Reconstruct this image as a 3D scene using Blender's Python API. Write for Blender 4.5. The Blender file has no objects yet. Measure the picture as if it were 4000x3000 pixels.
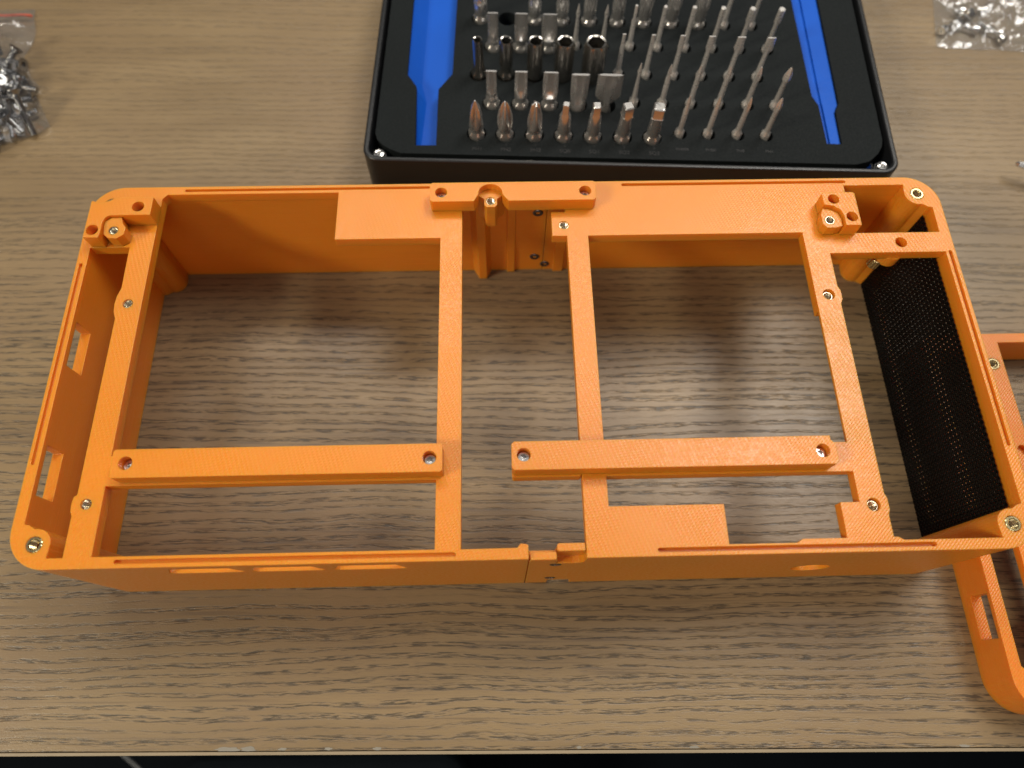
import bpy, bmesh, math, random
from mathutils import Vector, Matrix, noise
from mathutils.geometry import delaunay_2d_cdt
random.seed(7)
MM = 0.001
R = math.radians
scene = bpy.context.scene
COL = scene.collection

# ------------------------------------------------------------------ camera
cam = bpy.data.cameras.new("camera")
cam.sensor_width = 36.0
cam.lens = 2797.5 / 4000 * 36
cam.clip_start, cam.clip_end = 0.01, 20
cam.dof.use_dof = True
cam.dof.focus_distance = 0.238
cam.dof.aperture_fstop = 8.5
cam_o = bpy.data.objects.new("camera", cam)
COL.objects.link(cam_o)
RX = Vector((0.99969721, -0.02310750, 0.00845720))
RY = Vector((-0.01809613, -0.92330300, -0.38364580))
RZ = Vector((0.01667365, 0.38337660, -0.92344159))
m = Matrix((RX, -RY, -RZ)).transposed().to_4x4()
m.translation = Vector((142.277, -32.248, 262.433)) * MM
cam_o.matrix_world = m
scene.camera = cam_o

# ------------------------------------------------------------------ world and lamps (indoor, ceiling panels)
w = bpy.data.worlds.new("World"); scene.world = w; w.use_nodes = True
nt = w.node_tree; bgn = nt.nodes["Background"]
tc = nt.nodes.new("ShaderNodeTexCoord"); sp = nt.nodes.new("ShaderNodeSeparateXYZ")
rp = nt.nodes.new("ShaderNodeValToRGB")
nt.links.new(tc.outputs["Generated"], sp.inputs[0]); nt.links.new(sp.outputs[2], rp.inputs[0])
rp.color_ramp.elements[0].position = 0.0; rp.color_ramp.elements[0].color = (.10, .085, .07, 1)
rp.color_ramp.elements[1].position = 0.9; rp.color_ramp.elements[1].color = (.95, .92, .88, 1)
nt.links.new(rp.outputs[0], bgn.inputs[0]); bgn.inputs[1].default_value = 0.20

def area(name, loc, size, power, color, aim=(150, 60, 0), flat=None):
    l = bpy.data.lights.new(name, 'AREA'); l.shape = 'RECTANGLE'
    l.size, l.size_y = size[0]*MM, size[1]*MM; l.energy = power; l.color = color
    o = bpy.data.objects.new(name, l); COL.objects.link(o)
    o.location = Vector(loc)*MM
    d = (Vector(aim)-Vector(loc)).normalized()
    o.rotation_euler = d.to_track_quat('-Z', 'Y').to_euler() if flat is None else (0, 0, R(flat))
    return o
area("ceiling_panel", (1000, 830, 1700), (560, 1100), 27, (1, .95, .87), flat=-30)
area("ceiling_panel", (-1400, -640, 1400), (420, 420), 26, (1, .90, .70))
area("front_window", (150, -1500, 1050), (1000, 800), 5.0, (1, .95, .88))
area("ceiling_panel", (-60, 1050, 1700), (1100, 260), 12.5, (1, .94, .84))
scene.view_settings.view_transform = 'Standard'
scene.view_settings.look = 'None'
scene.view_settings.exposure = 0.0
scene.view_settings.gamma = 1.0

# ------------------------------------------------------------------ material helpers
class NT:
    def __init__(s, name):
        s.m = bpy.data.materials.new(name); s.m.use_nodes = True
        s.t = s.m.node_tree; s.b = s.t.nodes["Principled BSDF"]; s.out = s.t.nodes["Material Output"]
    def n(s, typ, **kw):
        x = s.t.nodes.new("ShaderNode"+typ)
        for k, v in kw.items(): setattr(x, k, v)
        return x
    def l(s, a, b): s.t.links.new(a, b)
    def coord(s): return s.n("TexCoord").outputs["Object"]
    def mp(s, v, scale=(1, 1, 1), rot=(0, 0, 0), loc=(0, 0, 0)):
        x = s.n("Mapping"); x.inputs["Scale"].default_value = scale
        x.inputs["Rotation"].default_value = rot; x.inputs["Location"].default_value = loc
        s.l(v, x.inputs[0]); return x.outputs[0]
    def noise(s, v, scale=1, detail=2, rough=.5, dist=0):
        x = s.n("TexNoise"); x.inputs["Scale"].default_value = scale; x.inputs["Detail"].default_value = detail
        x.inputs["Roughness"].default_value = rough; x.inputs["Distortion"].default_value = dist
        s.l(v, x.inputs["Vector"]); return x.outputs["Fac"]
    def math(s, op, a, b=None, c=None, clamp=False):
        x = s.n("Math", operation=op); x.use_clamp = clamp
        for i, v in enumerate((a, b, c)):
            if v is None: continue
            if isinstance(v, (int, float)): x.inputs[i].default_value = v
            else: s.l(v, x.inputs[i])
        return x.outputs[0]
    def ss(s, v, lo, hi, a=0., b=1.):
        x = s.n("MapRange", interpolation_type='SMOOTHSTEP')
        x.inputs[1].default_value = lo; x.inputs[2].default_value = hi
        x.inputs[3].default_value = a; x.inputs[4].default_value = b
        s.l(v, x.inputs[0]); return x.outputs[0]
    def mix(s, f, a, b):
        x = s.n("Mix", data_type='RGBA')
        for i, v in ((0, f), (6, a), (7, b)):
            if isinstance(v, (int, float)): x.inputs[i].default_value = v
            elif isinstance(v, tuple): x.inputs[i].default_value = (*v, 1)
            else: s.l(v, x.inputs[i])
        return x.outputs[2]
    def bump(s, h, strength, dist, normal=None):
        x = s.n("Bump"); x.inputs["Strength"].default_value = strength; x.inputs["Distance"].default_value = dist
        s.l(h, x.inputs["Height"])
        if normal is not None: s.l(normal, x.inputs["Normal"])
        return x.outputs[0]
    def set(s, **kw):
        for k, v in kw.items():
            i = s.b.inputs[k.replace("_", " ")]
            if isinstance(v, (int, float)): i.default_value = v
            elif isinstance(v, tuple): i.default_value = (*v, 1) if len(i.default_value) == 4 else v
            else: s.l(v, i)
        return s.m

def mat_orange(name, col=(.76, .258, .016), weave=1.0):
    s = NT(name); v = s.coord()
    geo = s.n("NewGeometry"); sx = s.n("SeparateXYZ"); s.l(geo.outputs["True Normal"], sx.inputs[0])
    top = s.ss(s.math('ABSOLUTE', sx.outputs[2]), .7, .9)
    # raster lines of the top layers: 45 degree beads crossed by the lines of the layer below
    def wave(ang, k, dist):
        wv = s.n("TexWave", wave_type='BANDS', bands_direction='X', wave_profile='SIN')
        wv.inputs["Scale"].default_value = 1.0; wv.inputs["Distortion"].default_value = dist
        wv.inputs["Detail"].default_value = 1; wv.inputs["Detail Scale"].default_value = .6
        s.l(s.mp(v, (k, k, k), (0, 0, R(ang))), wv.inputs["Vector"]); return wv.outputs["Fac"]
    w1, w2 = wave(45, 400, .8), wave(-20, 250, 1.0)
    cross = s.noise(s.mp(v, (1600, 1600, 700)), 1, 1)
    patch = s.ss(s.noise(s.mp(v, (60, 60, 60)), 1, 2), .35, .62, .35, 1)
    htop = s.math('MULTIPLY', s.math('ADD', s.math('ADD', s.math('MULTIPLY', w1, .22), s.math('MULTIPLY', s.math('MULTIPLY', w1, w2), .85)), s.math('MULTIPLY', cross, .35)), patch)
    # layer lines on the side walls
    hs = s.noise(s.mp(v, (40, 40, 3200)), 1, 3, .6)
    hs2 = s.noise(s.mp(v, (14, 14, 1300)), 1, 2)
    hside = s.math('ADD', s.math('MULTIPLY', hs, 1.3), s.math('MULTIPLY', hs2, 1.2))
    mixh = s.n("Mix", data_type='FLOAT'); s.l(top, mixh.inputs[0]); s.l(hside, mixh.inputs[2]); s.l(htop, mixh.inputs[3])
    big = s.noise(s.mp(v, (12, 12, 12)), 1, 2)
    c = s.mix(s.ss(big, .3, .7), col, tuple(x*.92 for x in col))
    c = s.mix(s.math('MULTIPLY', s.ss(hs, .35, .7), s.math('SUBTRACT', 1., top)), c, tuple(x*.9 for x in col))
    bv = s.n('Bevel'); bv.samples = 4; bv.inputs['Radius'].default_value = .00035
    nrm = s.bump(mixh.outputs[0],   .62*weave, .00008, bv.outputs[0])
    sp = s.noise(s.mp(v, (900, 900, 900)), 1, 1)
    return s.set(Base_Color=c, Roughness=s.ss(sp, .3, .7, .30, .42), Normal=nrm, IOR=1.5,
                 Subsurface_Weight=.5, Subsurface_Radius=(.0065, .0016, .0005), Subsurface_Scale=1.0)

def mat_wood(name):
    s = NT(name); v = s.coord()
    # v in metres; table frame: x along the grain
    warp = s.noise(s.mp(v, (5, 14, 1)), 1, 2, .5)
    warp2 = s.noise(s.mp(v, (28, 60, 1), (0, 0, 0), (3, 1, 0)), 1, 2, .5)
    sx = s.n("SeparateXYZ"); s.l(v, sx.inputs[0])
    yw = s.math('ADD', sx.outputs[1], s.math('ADD', s.math('MULTIPLY', warp, .014), s.math('MULTIPLY', warp2, .003)))
    cb = s.n("CombineXYZ"); s.l(sx.outputs[0], cb.inputs[0]); s.l(yw, cb.inputs[1])
    vw = cb.outputs[0]
    # rows of pores
    row = s.noise(s.mp(vw, (2.2, 350, 1)), 1, 1, .4)
    wr = s.n("TexWave", wave_type='BANDS', bands_direction='Y', wave_profile='SIN')
    wr.inputs["Scale"].default_value = 1.0; wr.inputs["Distortion"].default_value = 2.2; wr.inputs["Detail"].default_value = 2
    wr.inputs["Detail Scale"].default_value = .7
    s.l(s.mp(vw, (9, 92, 1)), wr.inputs["Vector"])
    row = s.math('ADD', s.math('MULTIPLY', row, .72), s.math('MULTIPLY', wr.outputs["Fac"], .28))
    rowm = s.ss(row, .44, .58)
    row2 = s.noise(s.mp(vw, (4, 120, 1), (0, 0, 0), (9, 4, 0)), 1, 1)
    # dashes: two sizes
    d1 = s.noise(s.mp(vw, (135, 1950, 1), (0, 0, R(2))), 1, 2.5, .62, .2)
    d2 = s.noise(s.mp(vw, (230, 2300, 1), (0, 0, R(3))), 1, 2, .6, .2)
    dash = s.math('MULTIPLY', s.ss(d1, .45, .56), rowm)
    dash = s.math('MULTIPLY', dash, s.ss(d2, .28, .55, .35, 1))
    fine = s.math('MULTIPLY', s.ss(d2, .55, .70), s.ss(row2, .35, .65, .25, .75))
    # long slanted figure lines
    st = s.noise(s.mp(v, (14, 620, 1), (0, 0, R(-8))), 1, 2, .5, .15)
    st2 = s.noise(s.mp(v, (25, 90, 1), (0, 0, R(-8)), (2, 2, 0)), 1, 1)
    streak = s.math('MULTIPLY', s.ss(st, .55, .66), s.ss(st2, .42, .62))
    # the far half of the board has a finer, paler figure
    far = s.ss(s.math('ADD', sx.outputs[1], s.math('MULTIPLY', warp, .08)), .17, .30)
    keep = s.math('SUBTRACT', 1., s.math('MULTIPLY', far, .62))
    base1, base2, base3 = (.272, .194, .102), (.192, .132, .066), (.235, .162, .088)
    tone = s.noise(s.mp(v, (6, 30, 1), (0, 0, 0), (5, 5, 0)), 1, 3, .6)
    c = s.mix(s.ss(tone, .3, .7), base2, base1)
    tone2 = s.noise(s.mp(v, (14, 9, 1)), 1, 2)
    c = s.mix(s.ss(tone2, .45, .75), c, base3)
    fib = s.noise(s.mp(v, (120, 2600, 1)), 1, 3, .7)
    c = s.mix(s.ss(fib, .35, .75, 0, .45), c, (.19, .125, .075))
    c = s.mix(s.math('MULTIPLY', s.math('MULTIPLY', streak, keep), .6), c, (.12, .085, .055))
    c = s.mix(s.math('MULTIPLY', s.math('MULTIPLY', fine, keep), .55), c, (.10, .070, .048))
    c = s.mix(s.math('MULTIPLY', s.math('MULTIPLY', dash, keep), .82), c, (.040, .032, .023))
    h = s.math('SUBTRACT', s.math('MULTIPLY', fib, .35), s.math('ADD', dash, s.math('MULTIPLY', fine, .5)))
    gr = s.noise(s.mp(v, (1500, 1500, 1)), 1, 1)
    h = s.math('ADD', h, s.math('MULTIPLY', gr, .5))
    return s.set(Base_Color=c, Roughness=s.ss(fib, .2, .8, .32, .44), Normal=s.bump(h, .5, .00012), Specular_IOR_Level=.5)

def mat_plain(name, col, rough=.5, metal=0., bump=0., bscale=800, spec=.5, var=.12):
    s = NT(name); v = s.coord()
    n1 = s.noise(s.mp(v, (bscale,)*3), 1, 2); n2 = s.noise(s.mp(v, (30,)*3), 1, 2)
    c = s.mix(s.ss(n2, .3, .7), col, tuple(x*(1-var) for x in col))
    kw = dict(Base_Color=c, Roughness=s.ss(n1, .3, .7, rough*.88, min(1, rough*1.12)), Metallic=metal, Specular_IOR_Level=spec)
    if bump: kw['Normal'] = s.bump(n1, bump, .0001)
    return s.set(**kw)

def mat_film(name):
    s = NT(name); v = s.coord()
    n1 = s.noise(s.mp(v, (90, 90, 90)), 1, 3, .55, 1.2)
    n2 = s.noise(s.mp(v, (260, 60, 100), (0, 0, R(35))), 1, 2, .5, .6)
    nrm = s.bump(s.math('ADD', n1, s.math('MULTIPLY', n2, .5)), .6, .0016)
    g = s.n("BsdfGlossy"); g.inputs["Roughness"].default_value = .1; g.inputs["Color"].default_value = (.95, .97, 1, 1)
    s.l(nrm, g.inputs["Normal"])
    d = s.n("BsdfDiffuse"); d.inputs[0].default_value = (.75, .77, .8, 1)
    t = s.n("BsdfTransparent"); t.inputs[0].default_value = (.985, .99, .995, 1)
    fr = s.n("LayerWeight"); fr.inputs[0].default_value = .5; s.l(nrm, fr.inputs["Normal"])
    a = s.n("MixShader"); a.inputs[0].default_value = .04; s.l(t.outputs[0], a.inputs[1]); s.l(d.outputs[0], a.inputs[2])
    b = s.n("MixShader"); s.l(s.math('ADD', s.math('MULTIPLY', s.math('POWER', fr.outputs['Facing'], 3.), .8), .07, clamp=True), b.inputs[0]); s.l(a.outputs[0], b.inputs[1]); s.l(g.outputs[0], b.inputs[2])
    s.l(b.outputs[0], s.out.inputs[0]); return s.m

ORANGE = mat_orange("orange_print")
ORANGE2 = mat_orange("orange_print_deep", (.75, .222, .016))
WOOD = mat_wood("oak_laminate")
BAND = mat_plain("edge_band", (.30, .235, .15), .5)
BRASS = mat_plain("brass", (.80, .66, .36), .22, 1., spec=.5)
STEEL = mat_plain("steel", (.62, .61, .60), .22, 1., var=.06)
NICKEL = mat_plain("plated_brass", (.80, .74, .58), .2, 1., var=.05)
BITST = mat_plain("satin_steel", (.74, .72, .70), .27, .86, bscale=90, var=.06)
STEEL2 = mat_plain("zinc_steel", (.36, .36, .37), .24, 1., var=.2)
SOCKST = mat_plain("socket_steel", (.42, .40, .37), .2, .97, var=.06)
BITSM = mat_plain("bright_steel", (.80, .77, .74), .3, .66, var=.05)
SHADEST = mat_plain("shaded_steel", (.16, .16, .17), .35, 1.)  # steel with the shade on the wall screws put into its colour
BLACKM = mat_plain("black_mesh", (.003, .003, .0033), .4, 0., var=.2, spec=.2)
FOAM = mat_plain("black_foam", (.008, .0105, .0115), .75, 0., bump=.5, bscale=1400, spec=.15)
CASE = mat_plain("black_case", (.010, .011, .013), .34, 0., bump=.1)
BLUE = mat_plain("blue_plastic", (.004, .092, .54), .5, 0., spec=.2)
FILM = mat_film("clear_film")
RED = mat_plain("red_strip", (.50, .07, .03), .5)
INK = mat_plain("black_ink", (.01, .01, .012), .5)
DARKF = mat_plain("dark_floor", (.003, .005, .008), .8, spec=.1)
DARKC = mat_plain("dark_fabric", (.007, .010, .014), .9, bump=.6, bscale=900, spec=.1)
GREY = mat_plain("grey_plastic", (.25, .26, .27), .5)
CHIP = mat_plain("chipboard", (.26, .24, .20), .9, bump=.8)
PRINT = mat_plain("embossed_print", (.004, .004, .005), .5)

# ------------------------------------------------------------------ geometry helpers (millimetres)
def pip(p, poly):
    x, y = p; c = False; n = len(poly); j = n-1
    for i in range(n):
        xi, yi = poly[i]; xj, yj = poly[j]
        if (yi > y) != (yj > y) and x < (xj-xi)*(y-yi)/(yj-yi)+xi: c = not c
        j = i
    return c

def prism(outer, z0, z1, holes=(), bm=None):
    """closed straight solid over a plan outline with holes; holes stay open"""
    bm = bm or bmesh.new()
    loops = [list(outer)]+[list(h) for h in holes]
    pts, edges = [], []
    for lp in loops:
        s = len(pts); pts += [Vector((float(a), float(b))) for a, b in lp]
        edges += [(s+i, s+(i+1) % len(lp)) for i in range(len(lp))]
    vs, es, fs, ov, oe, of = delaunay_2d_cdt(pts, edges, [], 1 if not holes else 1, 1e-5)
    top = [bm.verts.new((p.x, p.y, z1)) for p in vs]; bot = [bm.verts.new((p.x, p.y, z0)) for p in vs]
    for f in fs:
        cx = sum(vs[i].x for i in f)/len(f); cy = sum(vs[i].y for i in f)/len(f)
        if not pip((cx, cy), loops[0]) or any(pip((cx, cy), h) for h in loops[1:]): continue
        a = sum(vs[f[k]].cross(vs[f[(k+1) % len(f)]]) for k in range(len(f)))
        f = list(f) if a > 0 else list(reversed(f))
        bm.faces.new([top[i] for i in f]); bm.faces.new([bot[i] for i in reversed(f)])
    back = {}
    for k, o in enumerate(ov):
        for q in o: back[q] = k
    k0 = 0
    for li, lp in enumerate(loops):
        n = len(lp); idx = [back[k0+i] for i in range(n)]; k0 += n
        area2 = sum(lp[i][0]*lp[(i+1) % n][1]-lp[(i+1) % n][0]*lp[i][1] for i in range(n))
        ccw = area2 > 0
        if li > 0: ccw = not ccw
        for i in range(n):
            a, b = idx[i], idx[(i+1) % n]
            if a == b: continue
            q = [bot[a], bot[b], top[b], top[a]]
            bm.faces.new(q if ccw else q[::-1])
    loose = [v for v in bm.verts if not v.link_faces]
    bmesh.ops.delete(bm, geom=loose, context='VERTS')
    bmesh.ops.dissolve_limit(bm, angle_limit=R(.5), verts=bm.verts, edges=bm.edges)
    return bm

def arc(cx, cy, r, a0, a1, n=12):
    return [(cx+r*math.cos(R(a0+(a1-a0)*i/n)), cy+r*math.sin(R(a0+(a1-a0)*i/n))) for i in range(n+1)]
def circle(cx, cy, r, n=32): return arc(cx, cy, r, 0, 360-360/n, n-1)
def rrect(x0, y0, x1, y1, r, n=8):
    return arc(x1-r, y1-r, r, 0, 90, n)+arc(x0+r, y1-r, r, 90, 180, n)+arc(x0+r, y0+r, r, 180, 270, n)+arc(x1-r, y0+r, r, 270, 360, n)
def rect(x0, y0, x1, y1): return [(x0, y0), (x1, y0), (x1, y1), (x0, y1)]
def box(x0, y0, z0, x1, y1, z1, bm=None): return prism(rect(x0, y0, x1, y1), z0, z1, bm=bm)

def rotated(bm, M):
    bmesh.ops.transform(bm, matrix=M, verts=bm.verts); return bm
def merge(*bms):
    out = bmesh.new()
    for b in bms:
        me = bpy.data.meshes.new("t"); b.to_mesh(me); out.from_mesh(me); bpy.data.meshes.remove(me)
    return out
def yprism(outline_xz, y0, y1, holes=()):
    """solid whose outline lies in the x-z plane, running from y0 to y1"""
    b = prism(outline_xz, -y1, -y0, holes)
    return rotated(b, Matrix.Rotation(R(90), 4, 'X'))
def xprism(outline_yz, x0, x1):
    b = prism(outline_yz, x0, x1)
    return rotated(b, Matrix(((0, 0, 1, 0), (1, 0, 0, 0), (0, 1, 0, 0), (0, 0, 0, 1))))

def tmp_obj(bm):
    me = bpy.data.meshes.new("tmp"); bm.to_mesh(me); o = bpy.data.objects.new("tmp", me); COL.objects.link(o); return o
def boolean(base, cutter, op='DIFFERENCE'):
    a, b = tmp_obj(base), tmp_obj(cutter)
    md = a.modifiers.new("b", 'BOOLEAN'); md.operation = op; md.object = b; md.solver = 'EXACT'; md.use_self = True
    dg = bpy.context.evaluated_depsgraph_get(); dg.update()
    me = bpy.data.meshes.new_from_object(a.evaluated_get(dg))
    out = bmesh.new(); out.from_mesh(me)
    for o in (a, b):
        mm = o.data; bpy.data.objects.remove(o); bpy.data.meshes.remove(mm)
    bpy.data.meshes.remove(me)
    bmesh.ops.remove_doubles(out, verts=out.verts, dist=.002)
    bmesh.ops.triangulate(out, faces=out.faces, quad_method='BEAUTY', ngon_method='BEAUTY')
    return out

def obj(name, bm, mat, parent=None, bevel=0., smooth=None, loc=None, seg=2):
    """link one mesh object; mm -> m. Geometry is given in scene mm, the parent's position is taken off."""
    org = Vector(loc) if loc else Vector((0, 0, 0))
    me = bpy.data.meshes.new(name)
    me_bm = bm
    for v in me_bm.verts: v.co = (v.co-org)*MM
    me_bm.normal_update(); me_bm.to_mesh(me); me_bm.free()
    me.materials.append(mat)
    if smooth:
        for p in me.polygons: p.use_smooth = True
        me.set_sharp_from_angle(angle=R(smooth))
    o = bpy.data.objects.new(name, me); COL.objects.link(o)
    if bevel:
        b = o.modifiers.new("bevel", 'BEVEL'); b.width = bevel*MM; b.segments = seg; b.limit_method = 'ANGLE'
        b.angle_limit = R(40); b.use_clamp_overlap = False; b.harden_normals = False
    if parent is not None:
        o.parent = parent
        # geometry is in scene coordinates: undo the whole chain of parents
        p, off = parent, Vector((0, 0, 0))
        while p is not None: off += p.location; p = p.parent
        o.location = org*MM-off
    else:
        o.location = org*MM
    return o
def tag(o, label=None, cat=None, group=None, kind=None):
    for k, v in (('label', label), ('category', cat), ('group', group), ('kind', kind)):
        if v: o[k] = v
    return o
def thing(name, label, cat, loc=(0, 0, 0), group=None):
    o = bpy.data.objects.new(name, None); o.empty_display_size = .01; COL.objects.link(o)
    o.location = Vector(loc)*MM
    return tag(o, label, cat, group)
def local(name, bm, mat, parent, loc=(0, 0, 0), bevel=0., smooth=None, seg=2):
    """part whose geometry is in the parent's own frame"""
    o = obj(name, bm, mat, None, bevel, smooth, seg=seg); o.parent = parent; o.location = Vector(loc)*MM; return o

def loft(sections, n=24, cap0=True, cap1=True, bm=None):
    """sections: (z, f) where f(theta) -> (x, y)"""
    bm = bm or bmesh.new(); rings = []
    for z, f in sections:
        rings.append([bm.verts.new((*f(2*math.pi*i/n), z)) for i in range(n)])
    for a, b in zip(rings, rings[1:]):
        for i in range(n):
            j = (i+1) % n
            bm.faces.new((a[i], a[j], b[j], b[i]))
    if cap0: bm.faces.new(rings[0][::-1])
    if cap1: bm.faces.new(rings[-1])
    return bm
def C_(r): return lambda t: (r*math.cos(t), r*math.sin(t))
def HEX(r, ph=0.):
    def f(t):
        k = r/math.cos(((t+ph) % (math.pi/3))-math.pi/6)*math.cos(math.pi/6)
        return (k*math.cos(t), k*math.sin(t))
    return f
def RECT_(a, b):
    def f(t):
        c, s_ = math.cos(t), math.sin(t); k = min(a/abs(c) if abs(c) > 1e-9 else 1e9, b/abs(s_) if abs(s_) > 1e-9 else 1e9)
        return (k*c, k*s_)
    return f
def LOBE(r, n, d, ph=0.): return lambda t: ((r*(1-d*(.5-.5*math.cos(n*(t+ph)))))*math.cos(t), (r*(1-d*(.5-.5*math.cos(n*(t+ph)))))*math.sin(t))

def tube(pts, r, n=8, mat=None, bm=None):
    bm = bm or bmesh.new(); rings = []
    P_ = [Vector(p) for p in pts]
    for i, p in enumerate(P_):
        d = (P_[min(i+1, len(P_)-1)]-P_[max(i-1, 0)]).normalized()
        u = d.cross(Vector((0, 0, 1)));  u = u.normalized() if u.length > 1e-4 else Vector((1, 0, 0)); w_ = u.cross(d)
        rr = r[i] if isinstance(r, (list, tuple)) else r
        rings.append([bm.verts.new(p+u*rr*math.cos(2*math.pi*k/n)+w_*rr*math.sin(2*math.pi*k/n)) for k in range(n)])
    for a, b in zip(rings, rings[1:]):
        for i in range(n): bm.faces.new((a[i], a[(i+1) % n], b[(i+1) % n], b[i]))
    bm.faces.new(rings[0][::-1]); bm.faces.new(rings[-1])
    return bm

# shared small hardware ------------------------------------------------
def insert_mesh(ro, ri, h, lobes):
    """brass heat-set insert standing on z=-h..0: knurled ring, threaded bore"""
    n = 48
    knurl = (lambda t: ((ro*(1+.035*math.copysign(1, math.cos(lobes*t))))*math.cos(t), (ro*(1+.035*math.copysign(1, math.cos(lobes*t))))*math.sin(t))) if lobes else C_(ro)
    sec = [(-h, knurl), (-.12, knurl), (0, C_(ro*.93)), (0, C_(ri*1.12)), (-.25, C_(ri))]
    z = -.25
    while z > -h+.5:
        sec += [(z-.16, C_(ri*1.0)), (z-.28, C_(ri*1.16)), (z-.44, C_(ri*1.0))]; z -= .5
    sec += [(-h, C_(ri*1.0))]
    return loft(sec, n, cap0=False, cap1=False)
def screw_mesh(r=1.9, cone=False):
    """star-drive screw head, top at z=0"""
    star = LOBE(r*.56, 6, .34)
    sec = [(-2.2, C_(.5)), (-2.2, C_(r*.5)), (-1.4, C_(r*.5)), (-1.2, C_(r*.96)), (-.25, C_(r)), (0, C_(r*.86)), (0, star), (-.9, LOBE(r*.5, 6, .34)), (-.95, C_(.05))]
    return loft(sec, 36, cap0=True, cap1=True)
_ins_big = insert_mesh(2.3, 1.45, 4.2, 14); _ins_small = insert_mesh(1.62, 1.28, 4.2, 0)
def mesh_of(name, bm, mat, smooth=25):
    me = bpy.data.meshes.new(name)
    for v in bm.verts: v.co *= MM
    bm.normal_update(); bm.to_mesh(me); bm.free(); me.materials.append(mat)
    if smooth:
        for p in me.polygons: p.use_smooth = True
        me.set_sharp_from_angle(angle=R(smooth))
    return me
ME_INS_B = mesh_of("threaded_insert", _ins_big, BRASS); ME_INS_S = mesh_of("threaded_insert", _ins_small, NICKEL)
ME_SCREW = mesh_of("screw", screw_mesh(1.9), STEEL); ME_SCREW_D = mesh_of("screw", screw_mesh(1.95), SHADEST)
def put(name, me, loc, parent, rot=None, label=None):
    o = bpy.data.objects.new(name, me); COL.objects.link(o); o.parent = parent
    p, off = parent, Vector((0, 0, 0))
    while p is not None: off += p.location; p = p.parent
    o.location = Vector(loc)*MM-off
    if rot: o.rotation_euler = rot
    if label: o['label'] = label
    return o

# ================================================================== SETTING
# floor far below the desk edge
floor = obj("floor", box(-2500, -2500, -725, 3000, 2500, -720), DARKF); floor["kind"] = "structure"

# desk: rotated slightly against the frame
desk = thing("desk", "brown oak-grain desk top that everything lies on, with its front edge at the bottom", "desk", (142, -52.9, 0))
desk.rotation_euler = (0, 0, R(-1.1))
local("desktop", box(-1300, 0, -24, 1500, 1400, 0), WOOD, desk, bevel=.25)
b = bmesh.new()
box(-1300, -1.25, -24.3, 1500, -.22, -.25, bm=b)
local("edge_band", b, BAND, desk, bevel=.2)
# chipped places along the front edge
b = bmesh.new()
def chip(x, y, l, wd):
    pts = []
    n = 14
    for i in range(n):
        a = 2*math.pi*i/n; k = 1+random.uniform(-.3, .3)
        pts.append((x+l*k*math.cos(a), y+wd*k*math.sin(a)))
    prism(pts, .005, .07, bm=b)
for cx, l in ((-91, 4.5), (-84, 2.5), (-73, 1.6), (-58, 1.2), (-42, 1.5), (24, .9), (62, 1.6), (151, 1.8)):
    chip(cx, .55, l, .42 if l < 2 else .75)
local("chipped_spot", b, CHIP, desk)["kind"] = "stuff"

# a dark seat below the desk edge
chair = thing("chair", "dark chair seat in the shade below the front desk edge", "chair", (-40, -300, -470))
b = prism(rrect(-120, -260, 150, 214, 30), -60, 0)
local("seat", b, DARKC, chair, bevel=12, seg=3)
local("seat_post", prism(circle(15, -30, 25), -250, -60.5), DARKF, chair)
cable = obj("cable", tube([(-206, -62, -430), (-196, -80, -440), (-178, -96, -448), (-168, -130, -470), (-160, -180, -719)], 1.6), GREY)
tag(cable, "thin grey cable in the dark below the front left desk edge", "cable")

# ================================================================== MAIN ORANGE FRAME
H = 53.5; W = 132.5; L = 300.0; T = 3.2; PT = 4.0
# corner pillar outline, local: u from the short wall, v from the long wall; walked from the long wall to the short wall
PIL = [(11.7, T), (12.0, 5.6)]+arc(7.6, 7.2, 4.5, -15, 100, 8)+[(6.3, 11.9), (4.7, 12.9), (T+.2, 13.1)]
def pil(cx, cy): return [((u if cx == 0 else L-u), (v if cy == 0 else W-v)) for u, v in PIL]
frame = thing("enclosure_frame", "large orange 3D-printed frame with cross bars standing in the middle of the desk", "frame", (150, 66, 0))

CR = 11.5
cBL = arc(CR, CR, CR, 180, 270, 20); cBR = arc(L-CR, CR, CR, 270, 360, 20)
cTR = arc(L-CR, W-CR, CR, 0, 90, 20); cTL = arc(CR, W-CR, CR, 90, 180, 20)
# ---- left half
topL_outer = cBL+[(149.6, 0), (149.6, 4.0), (149.1, 4.3), (147.4, 4.5), (146.4, 3.3), (130.1, T), (130.1, 129.3), (160.9, 129.3), (160.9, W)]+cTL
pocketL = [(T+.2, 107.6), (T+.2, 13.1)]+[p for p in reversed(pil(0, 0)[:-1])]+[(16.5, T), (16.5, 15.2), (15.9, 16.6), (15.7, 18.8), (16.0, 20.9), (16.9, 21.6), (16.9, 80.2), (16.0, 82.6), (15.7, 85.6), (16.0, 88.6), (16.9, 91.6), (16.7, 107.6)]
compA1 = rect(24.6, 3.3, 122.6, 24.0)
compA2 = [(24.6, 33.3), (122.6, 33.3), (122.6, 109.5), (86.3, 109.5), (86.3, 129.2), (26.2, 129.2), (24.6, 127.4)]
top = prism(topL_outer, H-PT, H, (pocketL, compA1, compA2))
lowL_outer = cBL+[(149.6, 0), (149.6, T), (130, T)]+[(11.7, T)][:0]+[p for p in pil(0, 0)]+[p for p in reversed(pil(0, 1))]+[(132.2, 129.3), (134.6, 125.1), (137.6, 125.1), (139.5, 129.3), (146.0, 129.3), (146.2, 128.3), (149.2, 128.3), (149.4, 129.3), (160.9, 129.3), (160.9, W)]+cTL
low = prism(lowL_outer, 0, H-PT)
halfL = boolean(top, low, 'UNION')
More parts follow.
